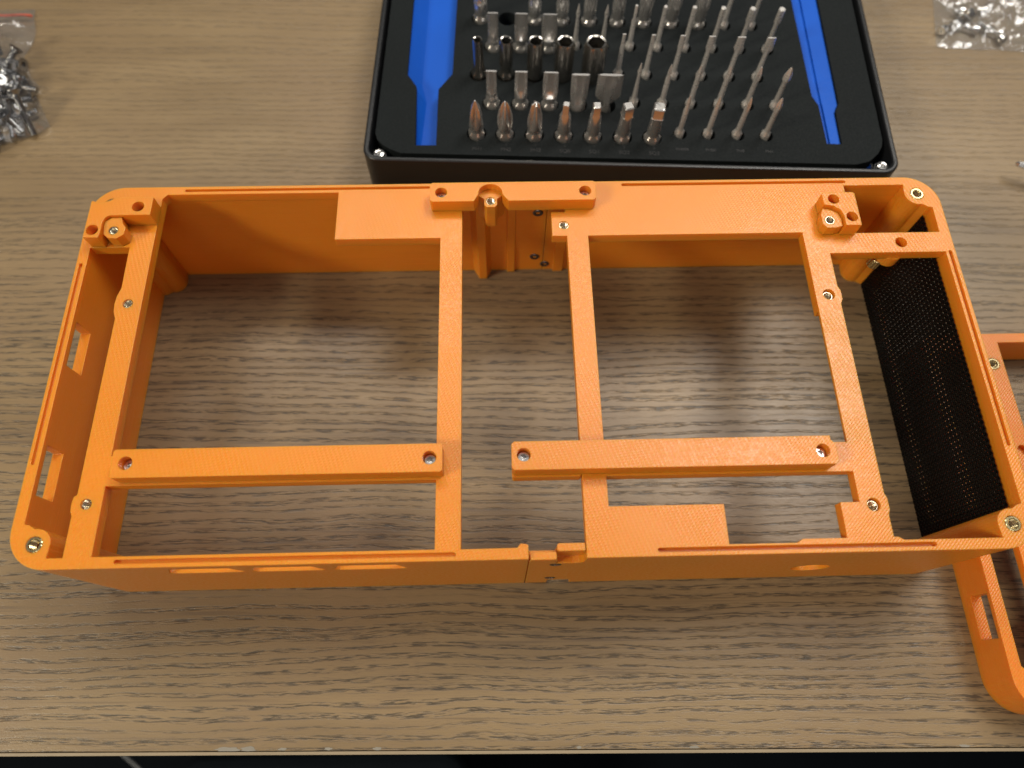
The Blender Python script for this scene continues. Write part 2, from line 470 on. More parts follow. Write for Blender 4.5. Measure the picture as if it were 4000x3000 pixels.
# boss of the centre insert at the back wall
boss = prism([(134.9, 129.25), (134.9, 125.6), (137.9, 123.6), (137.9, 121.2), (138.7, 120.2), (141.6, 120.2), (142.4, 121.2), (142.4, 123.6), (144.8, 125.6), (144.8, 129.25)], H-9, H+2.6)
halfL = boolean(halfL, boss, 'UNION')
cut = []
def slot(x0, y0, x1, y1, depth=1.3):
    r = min(abs(x1-x0), abs(y1-y0))/2-.01
    cut.append(prism(rrect(x0, y0, x1, y1, r, 5), H-depth, H+1))
slot(31.2, 1.15, 128.7, 2.4); slot(32, 130.35, 118.6, 131.4); slot(1.0, 31, 2.15, 101.5)
for x0, x1 in ((42.6, 64.8), (67.2, 88.9), (91.6, 113.4)):
    cut.append(yprism([(x0, 42.2), (x0+1.5, 41.2), (x1-1.5, 41.2), (x1, 42.2), (x1-2.5, 49.0), (x0+2.5, 49.0)], -1, 4.5))
for y0, y1 in ((22.2, 37.8), (64.6, 80.3)):
    cut.append(xprism([(y0, 42.9), (y1, 42.9), (y1, 51.4), (y0, 51.4)], -1, 5))
for x, y in ((20.0, 85.7), (20.0, 18.7)): cut.append(prism(circle(x, y, 1.66), H-4.4, H+1))
cut.append(prism(circle(140.15, 122.7, 1.66), H-2, H+4)); cut.append(prism(circle(7.5, 7.2, 2.42), H-4.6, H+1)); cut.append(prism(circle(7.3, 125.5, 2.42), H-4.6, H+1))
halfL = boolean(halfL, merge(*cut))
hl = obj("frame_half", halfL, ORANGE, frame); hl['label'] = "left half of the frame with three vent slots in its front wall"
for x, y in ((7.5, 7.2), (7.3, 125.5)): put("threaded_insert", ME_INS_B, (x, y, H+.05), hl, (0, 0, x))
for x, y in ((20.0, 85.7), (20.0, 18.7)): put("threaded_insert", ME_INS_S, (x, y, H-.35), hl)
put("threaded_insert", ME_INS_S, (140.15, 122.7, H+2.3), hl)

# ---- right half
topR_outer = [(166.4, 0)]+cBR+cTR+[(161.1, W), (161.1, 129.3), (166.3, 129.3), (166.3, 120.6), (166.3, 119.5), (161.3, 119.5), (161.3, 109.7), (166.4, 109.6)]
compB1 = [(173.7, 33.3), (248.4, 33.3), (248.4, 109.6), (173.7, 109.6)]
compB2 = [(173.7, 24), (248.4, 24), (248.4, 14.6), (242.6, 14.6), (242.6, 4.1), (229.6, 4.1), (227.8, 3.0), (207.9, 3.0), (207.9, 14.8), (173.7, 14.8)]
compC = [(256.3, 4.1), (257.6, 4.1), (259.2, T), (288.3, T)]+pil(1, 0)[1:]+[(296.6, 101), (256.4, 101), (256.4, 88), (257.1, 86.4), (257.1, 83.0), (256.3, 81.4), (256.3, 17), (256.9, 15.5), (256.9, 12.2), (256.3, 10.6)]
pockTR = [(266.7, 109), (296.4, 109)]+[p for p in reversed(pil(1, 1))]+[(266.7, 129.3)]
top = prism(topR_outer, H-PT, H, (compB1, compB2, compC, pockTR))
lowR_outer = [(149.9, 0)]+cBR+cTR+[(161.1, W), (161.1, 129.3), (165.3, 129.3), (165.4, 128.3), (169.4, 128.3), (169.6, 129.3)]+[p for p in pil(1, 1)]+[p for p in reversed(pil(1, 0))]+[(149.9, T)]
low = prism(lowR_outer, 0, H-PT)
halfR = boolean(top, low, 'UNION')
# tongue and raised tab of the front joint, strap boss
tongue = prism(rrect(150.1, -.05, 157.8, 2.15, .5, 3), 48, H-1.4)
tab = prism([(158.4, 2.2), (166.1, 2.2), (166.1, 4.4), (158.4, 4.4), (157.4, 3.2)], 30, H-.4)
halfR = boolean(halfR, tab, 'UNION'); halfR = boolean(halfR, tongue, 'UNION')
halfR = boolean(halfR, prism(circle(280.2, 104.0, 3.9), 45.6, H-PT+.5), 'UNION')
cut = []
slot(187, 1.15, 268.4, 2.4, 1.8); slot(187, 130.35, 267.8, 131.5); slot(297.6, 31, 298.75, 101.5)
# recess of the front joint: shallow scoop
cut.append(yprism([(158.0, 44.2), (163.0, 44.0), (165.0, 44.6), (166.3, 46.5), (166.3, 55), (158.0, 55)], -1, 2.2))
cut.append(yprism([(150.0, 48.5), (158.0, 48.5), (158.0, 55), (150.0, 55)], 2.2, 5))
cut.append(yprism(rect(157.4, -1, 165.4, 7.4), -1, 5))
cut.append(yprism(rect(161.0, -1, 161.1, 2), 128, 134))
# round port in the front wall
cut.append(yprism(circle(242.9, 22.8, 6.1, 40), -1, 5))
# big opening behind the mesh
cut.append(xprism(rrect(17, 5, 116, 45.5, 2, 4), 296, 302))
for x, y in ((252.9, 84.9), (252.5, 13.7), (165.5, 114.1)): cut.append(prism(circle(x, y, 1.66 if x < 200 else 2.0), H-4.4, H+1))
cut.append(prism(circle(282, 105, 2.0), H-3.8, H+1))
for y in (7.2, 125.3): cut.append(prism(circle(L-7.6, y, 2.42), H-4.6, H+1))
# the right rail is a thin strip between the bar and the plate
cut.append(box(247, 33.35, H-PT-1, 256.5, 78.8, H-1.1))
halfR = boolean(halfR, merge(*cut))
hr = obj("frame_half", halfR, ORANGE, frame); hr['label'] = "right half of the frame with black mesh on its end wall"
for x, y in ((L-7.6, 7.2), (L-7.6, 125.3)): put("threaded_insert", ME_INS_B, (x, y, H+.05), hr, (0, 0, y))
for x, y, dz in ((252.75, 84.7, 1.0), (252.4, 13.5, 1.0)):
    put("threaded_insert", ME_INS_S, (x, y, H-dz), hr).data = mesh_of("threaded_insert", insert_mesh(1.9, 1.4, 3.0, 0), BRASS) if False else ME_INS_S
put("threaded_insert", ME_INS_S, (165.5, 114.1, H-.35), hr)
put("threaded_insert", ME_INS_B, (277.2, 103.6, 46.2), hr)
# screws of the joint: back wall inside, front wall outside
for x, z in ((157.6, 39.8), (157.4, 10.0), (161.8, 4.4)): put("screw", ME_SCREW_D, (x, 128.9, z), hr, (R(90), 0, 0))
for x, z in ((158.0, 41.8), (158.0, 12.5)): put("screw", ME_SCREW_D, (x, -.15, z), hr, (R(90), 0, 0))

# woven black mesh inside the end wall
b = bmesh.new()
y0, y1, z0, z1, st = 12.9, 120.2, .3, 48.7, 1.02
def ribbon(pts, ax, wv):
    rings = []
    for p in pts:
        p = Vector(p)
        if ax == 'z': c = [(-.12, -wv, 0), (.12, -wv, 0), (.12, wv, 0), (-.12, wv, 0)]
        else: c = [(-.12, 0, -wv), (.12, 0, -wv), (.12, 0, wv), (-.12, 0, wv)]
        rings.append([b.verts.new(p+Vector(q)) for q in c])
    for r0, r1 in zip(rings, rings[1:]):
        for i in range(4): b.faces.new((r0[i], r0[(i+1) % 4], r1[(i+1) % 4], r1[i]))
ny = int((y1-y0)/st); nz = int((z1-z0)/st)
for i in range(ny+1):
    ribbon([(295.75+(.17 if (i+k) % 2 else -.17), y0+i*st+(.4 if k % 2 else 0), z0+k*st) for k in range(nz+1)], 'z', .335)
for k in range(nz+1):
    ribbon([(295.75+(-.17 if (i+k) % 2 else .17), y0+i*st, z0+k*st) for i in range(ny+1)], 'y', .335)
bmesh.ops.recalc_face_normals(b, faces=b.faces)
mg = obj("mesh_grille", b, BLACKM, hr); mg["kind"] = "stuff"
mg["label"] = "black woven mesh"

# ---- cross bars, joint clip, corner blocks
def bar(x0, x1, y0, y1, hx, label, chamf=None):
    pts = rrect(x0, y0, x1, y1, .8, 3)
    if chamf: pts = chamf
    t_ = prism(pts, H+.02, H+6.0)
    low_ = []
    for x, y in hx: low_.append(prism(circle(x, y, 2.05), H+1.3, H+8))
    bm_ = boolean(t_, merge(*low_))
    o = obj("cross_bar", bm_, ORANGE, frame); o['label'] = label
    for x, y in hx: put("screw", ME_SCREW, (x, y, H+3.3), o, (0, 0, x))
    return o
bar(28.4, 124.9, 24.75, 33.4, ((32.4, 29.2), (121.1, 29.1)), "left cross bar")
bar(145.3, 241.9, 24.75, 33.5, ((148.9, 29.4), (237.8, 28.9)), "right cross bar",
    [(146.1, 24.75), (241.0, 24.75), (241.9, 25.6), (241.9, 30.9), (240.6, 32.2), (240.6, 33.5), (146.1, 33.5), (145.3, 32.7), (145.3, 25.6)])
# the plate strip the right bar rests on, past the middle rail
b = prism(rrect(145.4, 24.1, 166.3, 33.2, .6, 3), H-PT, H-.02)
o = obj("bar_support", b, ORANGE, frame)

# clip over the back joint
clip_pts = [(119.3, 121.2), (120.0, 120.5), (134.4, 120.5), (135.9, 123.4)]+[(140.1+4.1*math.cos(R(a)), 124.2+3.4*math.sin(R(a))) for a in (172, 150, 128, 106, 84, 62, 40, 20, 8)]+[(144.3, 123.4), (146.3, 120.5), (175.8, 120.5), (176.6, 121.3), (176.8, 127.6), (176.0, 128.4), (120.0, 128.4), (119.2, 127.6)]
clip_pts = [p for p in clip_pts]
bm_ = prism(clip_pts, H+.02, H+5.6)
bm_ = boolean(bm_, merge(prism(circle(123.1, 124.3, 2.05), H+1.2, H+8), prism(circle(173.0, 124.3, 2.05), H+1.2, H+8)))
cl = obj("joint_clip", bm_, ORANGE, frame)
for x in (123.1, 173.0): put("screw", ME_SCREW, (x, 124.3, H+3.0), cl, (0, 0, x))

# corner block, left: L shape with an insert boss
cb_pts = [(4.1, 122.2), (4.0, 107.8), (8.9, 107.6), (9.3, 109.4), (9.3, 113.6)]+arc(12.0, 113.9, 2.6, 175, 95, 5)+[(24.8, 116.5), (24.8, 123.7), (12.4, 123.9), (10.8, 122.7), (8.6, 121.7), (6.4, 121.6), (4.6, 122.4)]
bm_ = prism(cb_pts, H+.02, H+6)
bm_ = boolean(bm_, merge(prism(circle(20.2, 119.9, 2.05), H+1, H+8), prism(circle(6.5, 110.7, 2.05), H+1, H+8)))
blk = obj("corner_block", bm_, ORANGE, frame); blk['label'] = "L-shaped corner block at the back left corner"
for x, y in ((20.2, 119.9), (6.5, 110.7)): put("screw", ME_SCREW, (x, y, H+2.6), blk, (0, 0, x))
bm_ = prism([(9.6, 112.6), (10.0, 109.6), (11.6, 108.2), (14.6, 107.9), (16.6, 109.4), (16.9, 112.2), (15.6, 113.8), (14.8, 116.4), (11.6, 116.2), (9.6, 114.6)], H+.02, H+4.9)
bm_ = boolean(bm_, prism(circle(13.0, 111.1, 1.66), H+1, H+8))
bs = obj("insert_boss", bm_, ORANGE, frame); put("threaded_insert", ME_INS_S, (13.0, 111.1, H+4.8), bs)
# corner block, right
cb_pts = [(254.9, 121.3), (254.9, 116.8), (258.2, 116.2), (260.2, 114.6), (261.0, 112.0), (260.9, 108.3), (266.2, 108.2), (266.3, 121.2), (265.6, 121.8), (255.6, 121.9)]
bm_ = prism(cb_pts, H+.02, H+6)
bm_ = boolean(bm_, merge(prism(circle(258.6, 119.0, 1.95), H+1, H+8), prism(circle(263.6, 111.7, 1.95), H+1, H+8)))
blk = obj("corner_block", bm_, ORANGE, frame); blk['label'] = "corner block at the back right corner"
for x, y in ((258.6, 119.0), (263.6, 111.7)): put("screw", ME_SCREW, (x, y, H+2.6), blk, (0, 0, x))
bm_ = prism([(253.9, 113.8), (253.9, 110.0), (255.2, 108.4), (258.2, 108.4), (260.5, 109.0), (260.6, 112.0), (259.8, 114.2), (257.6, 115.8), (254.9, 116.4)], H+.02, H+4.4)
bm_ = boolean(bm_, prism(circle(256.5, 111.4, 1.66), H+1, H+8))
bs = obj("insert_boss", bm_, ORANGE, frame); put("threaded_insert", ME_INS_S, (256.5, 111.4, H+4.4), bs)

# ================================================================== SECOND FRAME at the right
H2 = 16.5
second = thing("enclosure_frame", "low orange frame cut off by the right picture edge, partly behind the big frame", "frame", (400, 20, 0))
X0, Y0, X1, Y1 = 304.3, -46.5, 520, 87.2
outer = arc(X1-12, Y1-12, 12, 0, 90, 8)+[(X0+2, Y1), (X0, Y1-2)]+arc(X0+12, Y0+12, 12, 180, 270, 16)+arc(X1-12, Y0+12, 12, 270, 360, 8)
pocket = [(308.1, -31.5), (309.6, -33.0), (318.5, -33.0), (318.5, 80), (308.1, 80)]
mainh = rect(333.2, -33, 500, 83.4)
b2 = prism(outer, 0, H2, (pocket, mainh))
cut = [xprism(rect(-22.9, 5.6, -8.6, 14.7), 303, 310), prism(circle(329.2, 74.6, 2.42), H2-4.6, H2+1), prism(circle(330.2, 40.6, 1.8), H2-2, H2+1), box(318.4, -33.05, -1, 333.3, 83.45, H2-3.2)]
b2 = boolean(b2, merge(*cut))
f2 = obj("frame_body", b2, ORANGE2, second)
put("threaded_insert", ME_INS_B, (329.2, 74.6, H2+.05), f2)

# ================================================================== BIT CASE
CA = R(-2.7)
case = thing("bit_case", "open black driver bit case with two blue tool channels, behind the orange frame", "case", (89.8, 168.0, 0))
case.rotation_euler = (0, 0, CA)
def inset_poly():
    return [(2.2, 10.8), (3.4, 7.4), (5.8, 4.8), (9.2, 2.6), (13.5, .8), (200.0, .8), (205.5, 2.6), (209.6, 6.6), (211.8, 10.4), (212.6, 14.0), (212.6, 124), (2.2, 124)]
shell = prism(rrect(-1.6, -4.6, 216.2, 130, 6.5, 8), 0, 30)
shell = boolean(shell, prism(rrect(.9, -2.4, 213.9, 127, 4.6, 8), 16, 31))
local("case_shell", shell, CASE, case, bevel=.9, seg=3)
rows = [
 (12.0, [44.1, 55.9, 68.0, 80.1, 92.2, 104.5, 116.8, 128.4, 140.2, 152.3, 164.2], 7, 15.3),
 (28.6, [49.9, 62.0, 74.1, 86.1, 98.2, 109.9, 122.0, 134.0, 145.9, 157.9, 169.8], 5, 31.3),
 (44.4, [43.8, 55.5, 67.7, 79.8, 92.4, 103.7, 115.7, 127.7, 139.6, 151.6, 163.8], 5, 47.1),
 (60.8, [49.4, 61.5, 73.6, 85.4, 97.4, 109.4, 121.5, 133.6, 145.6, 157.8, 169.9], 3, 63.3),
 (77.6, [43.3, 55.2, 67.3, 79.5, 91.7, 104.2, 116.1, 128.3, 140.6, 152.3, 164.5], 9, 77.6)]
FZ = 28.0
CHL = [(11.8, 116), (12.9, 43.4), (17.4, 36.4), (19.2, 5.0), (27.7, 5.2), (26.8, 35.2), (32.3, 44.0), (31.8, 116)]
CHR = [(184.2, 116), (186.4, 36.8), (188.6, 31.4), (189.2, 11.1), (195.5, 11.1), (195.4, 28.7), (197.4, 33.2), (196.8, 116)]
holes = [CHL, CHR]
for yl, xs, nb, ysm in rows:
    for i, x in enumerate(xs):
        holes.append(circle(x, yl, 4.15, 20) if i < nb else circle(x+.25, ysm-.9, 2.9, 16))
foam = prism(inset_poly(), 21.0, FZ, holes)
local("foam_insert", foam, FOAM, case, bevel=.0)
# blue liner under the foam, with slanted shoulders in the channels
bl = box(3, 1.5, 16.2, 212, 123.5, 17.6)
def shoulder(pts_top, pts_low):
    n = len(pts_top); vt = [bl.verts.new((x, y, 26.6)) for x, y in pts_top]; vl = [bl.verts.new((x, y, 21.8)) for x, y in pts_low]
    vb = [bl.verts.new((x, y, 17.7)) for x, y in pts_top]; vb2 = [bl.verts.new((x, y, 17.7)) for x, y in pts_low]
    for i in range(n-1):
        bl.faces.new((vt[i], vt[i+1], vl[i+1], vl[i])); bl.faces.new((vt[i+1], vt[i], vb[i], vb[i+1])); bl.faces.new((vl[i], vl[i+1], vb2[i+1], vb2[i]))
    bl.faces.new((vt[0], vl[0], vb2[0], vb[0])); bl.faces.new((vt[-1], vb[-1], vb2[-1], vl[-1]))
shoulder([(11.2, 118), (12.4, 43.4), (16.9, 36.4), (18.4, 4.7)], [(18.1, 118), (18.7, 43.6), (21.3, 33.5), (20.5, 4.7)])
for z, s0, s1 in ((0, 0, 0),):
    prism([(18.1, 118), (18.7, 43.6), (21.3, 33.5), (20.5, 4.7), (28.5, 4.7), (28.0, 35), (33.0, 43.5), (32.5, 118)], 17.7, 21.8, bm=bl)
    prism([(183.6, 118), (185.8, 36.8), (188.0, 31.4), (188.8, 10.6), (196.2, 10.6), (196.2, 28.4), (198.2, 33), (197.6, 118)], 17.7, 25.8, bm=bl)
    prism([(189.4, 118), (190.6, 36.8), (190.9, 31.4), (191.3, 11.2), (195.3, 11.2), (195.2, 28.7), (197.2, 33.2), (196.6, 118)], 25.8, 26.8, bm=bl)
local("blue_liner", bl, BLUE, case)
for x in (4.4, 210.9):
    o = bpy.data.objects.new("corner_screw", mesh_of("corner_screw", loft([(-1.6, C_(2.3)), (-.8, C_(2.5)), (-.1, C_(2.2)), (.25, C_(1.3)), (.15, LOBE(.9, 6, .3)), (-.6, LOBE(.8, 6, .3))], 36), STEEL)); COL.objects.link(o)
    o.parent = case; o.location = Vector((x, 1.0, 27.6))*MM
    local("screw_boss", prism(circle(x, 1.0, 3.0), 16.2, 25.9, (circle(x, 1.0, 1.9),)), CASE, case, bevel=.2)
# faint embossed sizes in front of the bits
def letters(txt, x, y, size, parent, z):
    cu = bpy.data.curves.new("size_mark", 'FONT'); cu.body = txt; cu.size = size*MM; cu.align_x = 'CENTER'; cu.extrude = .00004
    cu.materials.append(PRINT)
    t_ = bpy.data.objects.new("size_mark", cu); COL.objects.link(t_)
    dg = bpy.context.evaluated_depsgraph_get(); dg.update()
    me = bpy.data.meshes.new_from_object(t_.evaluated_get(dg)); bpy.data.objects.remove(t_)
    o = bpy.data.objects.new("size_mark", me); COL.objects.link(o); o.parent = parent; o.location = Vector((x, y, z))*MM; return o
marks = ["PH1", "PH2", "PH3", "SQ0", "SQ1", "SQ2", "SQ3", "PH000", "PH00", "PH0", "PH1"]
for i, x in enumerate(rows[0][1]): letters(marks[i], x+.6, 3.1 if i < 7 else 5.6, 2.5 if i < 7 else 1.9, case, FZ+.05)
for i, x in enumerate(rows[0][1][:7]): letters(["1", "2", "3", "0", "1", "2", "3"][i], x+.6, 6.0, 1.9, case, FZ+.05)

# ---- the bits themselves
def small_bit(tip, wd):
    sec = [(-10, HEX(2.1)), (.9, HEX(2.1)), (1.9, C_(1.3)), (3.0, C_(1.08))]
    bm_ = None
    if tip == 'needle': sec += [(14, C_(.62)), (16.5, C_(.9)), (20.5, C_(.12))]
    elif tip == 'phillips': sec += [(13.0, C_(1.05)), (14.2, LOBE(wd, 4, .15)), (16.5, LOBE(wd, 4, .5)), (19.4, LOBE(wd*.42, 4, .5)), (20.2, LOBE(.12, 4, .2))]
    elif tip == 'slot': sec += [(12.8, C_(.95)), (14.6, RECT_(wd, .7)), (20.3, RECT_(wd, .25))]
    elif tip == 'hex': sec += [(13.2, C_(.95)), (14.6, HEX(wd)), (20.3, HEX(wd)), (20.5, HEX(wd*.8))]
    elif tip == 'torx': sec += [(13.2, C_(.95)), (14.8, LOBE(wd, 6, .05)), (15.4, LOBE(wd, 6, .25)), (20.3, LOBE(wd*.95, 6, .25))]
    return loft(sec, 36)
def big_bit(tip, wd):
    base = [(-10, HEX(3.55)), (1.6, HEX(3.55)), (2.6, C_(2.55)), (3.2, C_(2.5))]
    if tip == 'phillips': sec = base+[(4.2, C_(2.5)), (5.2, C_(3.0)), (7.4, LOBE(3.15, 4, .22)), (10.5, LOBE(3.1, 4, .45)), (14.5, LOBE(2.3, 4, .5)), (17.6, LOBE(wd*.5, 4, .5)), (18.4, LOBE(.3, 4, .3))]
    elif tip == 'square': sec = base+[(4.0, C_(2.7)), (11.6, C_(2.3)), (13.0, RECT_(wd*1.12, wd*1.12)), (13.4, RECT_(wd, wd)), (17.6, RECT_(wd, wd)), (18.0, RECT_(wd*.8, wd*.8))]
    elif tip == 'slot': sec = base+[(4.2, C_(2.5)), (4.8, C_(wd)), (6.0, C_(wd*.98)), (7.2, RECT_(wd*.97, 1.7)), (9.0, RECT_(wd, 1.15)), (12.0, RECT_(wd, .75)), (17.5, RECT_(wd, .4))]
    elif tip == 'wide': sec = [(-10, HEX(3.55)), (.5, C_(3.3)), (3.0, RECT_(wd*.82, 2.0)), (8.0, RECT_(wd*.92, 1.0)), (16.8, RECT_(wd, .5))]
    elif tip == 'arrow': sec = [(-10, HEX(3.55)), (-1.0, C_(2.0)), (1.2, RECT_(1.2, 1.5)), (6.5, RECT_(wd, 1.2)), (17.0, RECT_(wd, .55))]
    elif tip == 'socket': sec = ([(-10, HEX(3.55)), (1.8, HEX(3.55)), (3.0, C_(2.6)), (5.0, C_(2.6)), (6.2, C_(wd))] if wd < 3.5 else [(-10, C_(wd*.8)), (-2, C_(wd*.9)), (1.5, C_(wd))])+[(17.4, HEX(wd*1.02)), (18.6, C_(wd*.84)), (18.4, HEX(wd*.74)), (7.0, HEX(wd*.70))]
    elif tip == 'torx': sec = base+[(4.0, C_(2.7)), (9.0, C_(2.9)), (10.0, LOBE(wd, 6, .05)), (12.5, LOBE(wd, 6, .26)), (19.5, LOBE(wd*.94, 6, .26)), (20, LOBE(wd*.8, 6, .26))]
    return loft(sec, 48 if tip in ('torx', 'socket') else 36)
KIND = {
 0: [('phillips', 1.6), ('phillips', 2.4), ('phillips', 3.4), ('square', 1.3), ('square', 1.5), ('square', 1.9), ('square', 2.2), ('phillips', .8), ('phillips', .95), ('phillips', 1.1), ('phillips', 1.45)],
 1: [('slot', 2.1), ('slot', 2.6), ('slot', 3.1), ('wide', 3.8), ('arrow', 5.2), ('needle', .6), ('phillips', .9), ('phillips', 1.1), ('phillips', 1.2), ('phillips', 1.4), ('phillips', 1.7)],
 2: [('socket', 2.2), ('socket', 2.9), ('socket', 3.5), ('socket', 4.1), ('socket', 4.9), ('slot', .7), ('slot', .85), ('slot', 1.1), ('slot', 1.3), ('slot', 1.7), ('slot', 1.9)],
 3: [('slot', 2.2), ('slot', 2.8), ('slot', 3.3), ('needle', .5), ('needle', .6), ('hex', .7), ('hex', .9), ('hex', 1.05), ('hex', 1.2), ('hex', 1.35), ('hex', 1.5)],
 4: [('torx', 2.3), None, ('torx', 2.5), ('torx', 2.6), ('torx', 2.8), ('torx', 3.0), ('torx', 3.1), ('torx', 3.2), ('torx', 3.3), ('torx', 1.3), ('torx', 1.5)]}
TIPW = {'phillips': 'cross-tip', 'square': 'square-tip', 'slot': 'flat blade', 'wide': 'wide flat blade', 'arrow': 'broad spade-shaped', 'socket': 'hollow hex socket', 'needle': 'needle-tip', 'hex': 'hex-tip', 'torx': 'fluted star-tip'}
ROWW = ['front row', 'second row', 'third row', 'fourth row', 'back row']
ORDW = ['first', 'second', 'third', 'fourth', 'fifth', 'sixth', 'seventh', 'eighth', 'ninth', 'tenth', 'eleventh']
ca, sa = math.cos(CA), math.sin(CA)
for ri, (yl, xs, nb, ysm) in enumerate(rows):
    for i, x in enumerate(xs):
        k = KIND[ri][i]
        if k is None: continue
        big = i < nb
        bm_ = big_bit(*k) if big else small_bit(*k)
        me = mesh_of("driver_bit", bm_, SOCKST if k[0] == "socket" else BITST if big else BITSM, 35)
        o = bpy.data.objects.new("driver_bit", me); COL.objects.link(o)
        lx, ly = x, (yl if big else ysm)
        o.location = Vector((89.8+lx*ca-ly*sa, 168.0+lx*sa+ly*ca, FZ-(.4 if big else .2)))*MM
        rz = CA+(R(45) if (k[0] in ('phillips',) and (i % 3 == 0)) else R(12*(i % 3)-8) if k[0] not in ('slot', 'wide', 'arrow') else 0)
        o.rotation_euler = (0, 0, rz)
        tag(o, f"{'thick' if big else 'thin'} {TIPW[k[0]]} steel bit, {ORDW[i]} from the left in the {ROWW[ri]}", "screwdriver bit", "driver bits standing in the black case")

# ================================================================== BAGS OF SCREWS
def film_sheet(poly, hfun, step=2.2, zig=0.):
    pts = []; edges = []
    n = len(poly)
    for i in range(n):
        a, c = Vector(poly[i]), Vector(poly[(i+1) % n]); k = max(1, int((c-a).length/step))
        for j in range(k): pts.append(a.lerp(c, j/k))
    m_ = len(pts); edges = [(i, (i+1) % m_) for i in range(m_)]
    bd = list(pts)
    xs = [p[0] for p in poly]; ys = [p[1] for p in poly]
    y = min(ys); row = 0
    while y < max(ys):
        x = min(xs)+(step/2 if row % 2 else 0)
        while x < max(xs):
            if pip((x, y), poly) and min((Vector((x, y))-q).length for q in bd) > step*.6: pts.append(Vector((x, y)))
            x += step
        y += step*.86; row += 1
    vs, es, fs, *_ = delaunay_2d_cdt(pts, edges, [], 1, 1e-4)
    bm_ = bmesh.new()
    def ed(p):
        return min((p-q).length for q in bd)
    V = [bm_.verts.new((p.x, p.y, hfun(p, min(1, ed(p)/7)))) for p in vs]
    for f in fs: bm_.faces.new([V[i] for i in f])
    for f in bm_.faces:
        f.normal_update()
        if f.normal.z < 0: f.normal_flip()
    return bm_
def loose_screw(length, hr=2.8, r=1.45, head='flat'):
    sec = [(0, C_(.9)), (.3, C_(r))]
    z = .6
    while z < length-2.6:
        sec += [(z, C_(r)), (z+.22, C_(r*.82)), (z+.45, C_(r))]; z += .6
    if head == 'flat': sec += [(length-2.0, C_(r)), (length-.2, C_(hr)), (length, C_(hr))]
    else: sec += [(length-2.4, C_(r)), (length-2.4, C_(hr)), (length-.3, C_(hr)), (length, C_(hr*.9))]
    sec += [(length, LOBE(hr*.5, 6, .32)), (length-1.0, LOBE(hr*.42, 6, .32)), (length-1.05, C_(.05))]
    return loft(sec, 18)

# left bag
bagL = thing("screw_bag", "clear zip bag with a red seal line, full of long screws, at upper left", "plastic bag", (-95, 240, 0))
polyL = [(-87.6, 283), (-86.6, 276.3), (-83.8, 268.1), (-83.4, 260.8), (-85.6, 251.2), (-84.0, 248.5), (-79.5, 238.8), (-73.6, 231.9), (-75.3, 229.6), (-70.0, 219.4), (-63.8, 208.4), (-67.3, 204.2), (-76.8, 199.6), (-88, 196.5), (-105, 195), (-140, 199), (-142, 283)]
def hL(p, e):
    n_ = noise.noise(Vector((p.x*.09, p.y*.09, 0)))+.6*noise.noise(Vector((p.x*.25+p.y*.1, p.y*.2, 4)))
    body = max(0, min(1, (266-p.y)/22)); up = 1-.55*body
    return .8+e*(2.2+9.5*body)+e*n_*3.2+1.2*(1-body)*e
topf = film_sheet(polyL, hL)
def clearfilm(name, bm_, parent, m_=FILM):
    return obj(name, bm_, m_, parent, smooth=80)
clearfilm("bag_film", topf, bagL)
clearfilm("bag_film", film_sheet(polyL, lambda p, e: .25, 6), bagL)
def zof(p): return hL(Vector(p), 1)+.35
obj("seal_strip", tube([(x, 277.2+.02*(x+88), hL(Vector((x, 277.5)), .8)*.5+.6) for x in range(-140, -87, 4)]+[(-87.4, 277.4, 1.4)], .55), RED, bagL, smooth=60)
obj("zip_ridge", tube([(x, 268.6+.03*(x+88), hL(Vector((x, 269)), .8)+.3) for x in range(-140, -84, 4)], .7), FILM, bagL, smooth=60)
obj("pen_mark", tube([(-106, 262.5, 9.2), (-103.4, 263.6, 9.2), (-101.2, 262.4, 9.2), (-99.8, 260.6, 9.3), (-101.0, 259.6, 9.4), (-103.4, 259.8, 9.5), (-106, 260.4, 9.5)], .38, 6), INK, bagL, smooth=60)
scr_L = [mesh_of("loose_screw", loose_screw(l, 2.9, 1.5), STEEL2, 30) for l in (11, 16, 20)]
spots = [(-75.5, 204.3, 2.9, 84, 250), (-83.5, 201.0, 2.9, 78, 60), (-71.2, 209.0, 2.6, 40, 200), (-79.5, 211.5, 5.8, 70, 120), (-87.5, 207.5, 5.2, 20, 20),
         (-90, 213.5, 6, 5, 345), (-76.5, 217.8, 3.2, 68, 320), (-84, 219, 7.2, 60, 80), (-91, 222, 6.4, 12, 200), (-81.5, 226.5, 4.6, 12, 170),
         (-88.5, 229, 6.6, 4, 352), (-94, 233, 5.6, 60, 30), (-84.5, 235.5, 3.6, 8, 48), (-90, 240, 6.2, 70, 300), (-97, 244, 5.2, 10, 10),
         (-88.5, 246.5, 3.0, 30, 130), (-94.5, 250, 5.4, 75, 100), (-99, 227, 4, 10, 70), (-97, 214, 4, 12, 110), (-93, 203, 3.4, 8, 350), (-100, 206, 5, 60, 40),
         (-86, 241, 2, 2, 20), (-80, 221, 1.8, 2, 100), (-89, 201.5, 1.8, 2, 30), (-74, 212.5, 1.8, 2, 300), (-79, 206, 2, 3, 200), (-86, 212, 2, 3, 250), (-92, 218, 2, 3, 30), (-85, 231, 2, 2, 110), (-92, 246, 1.8, 2, 75), (-78, 229, 2, 4, 260)]
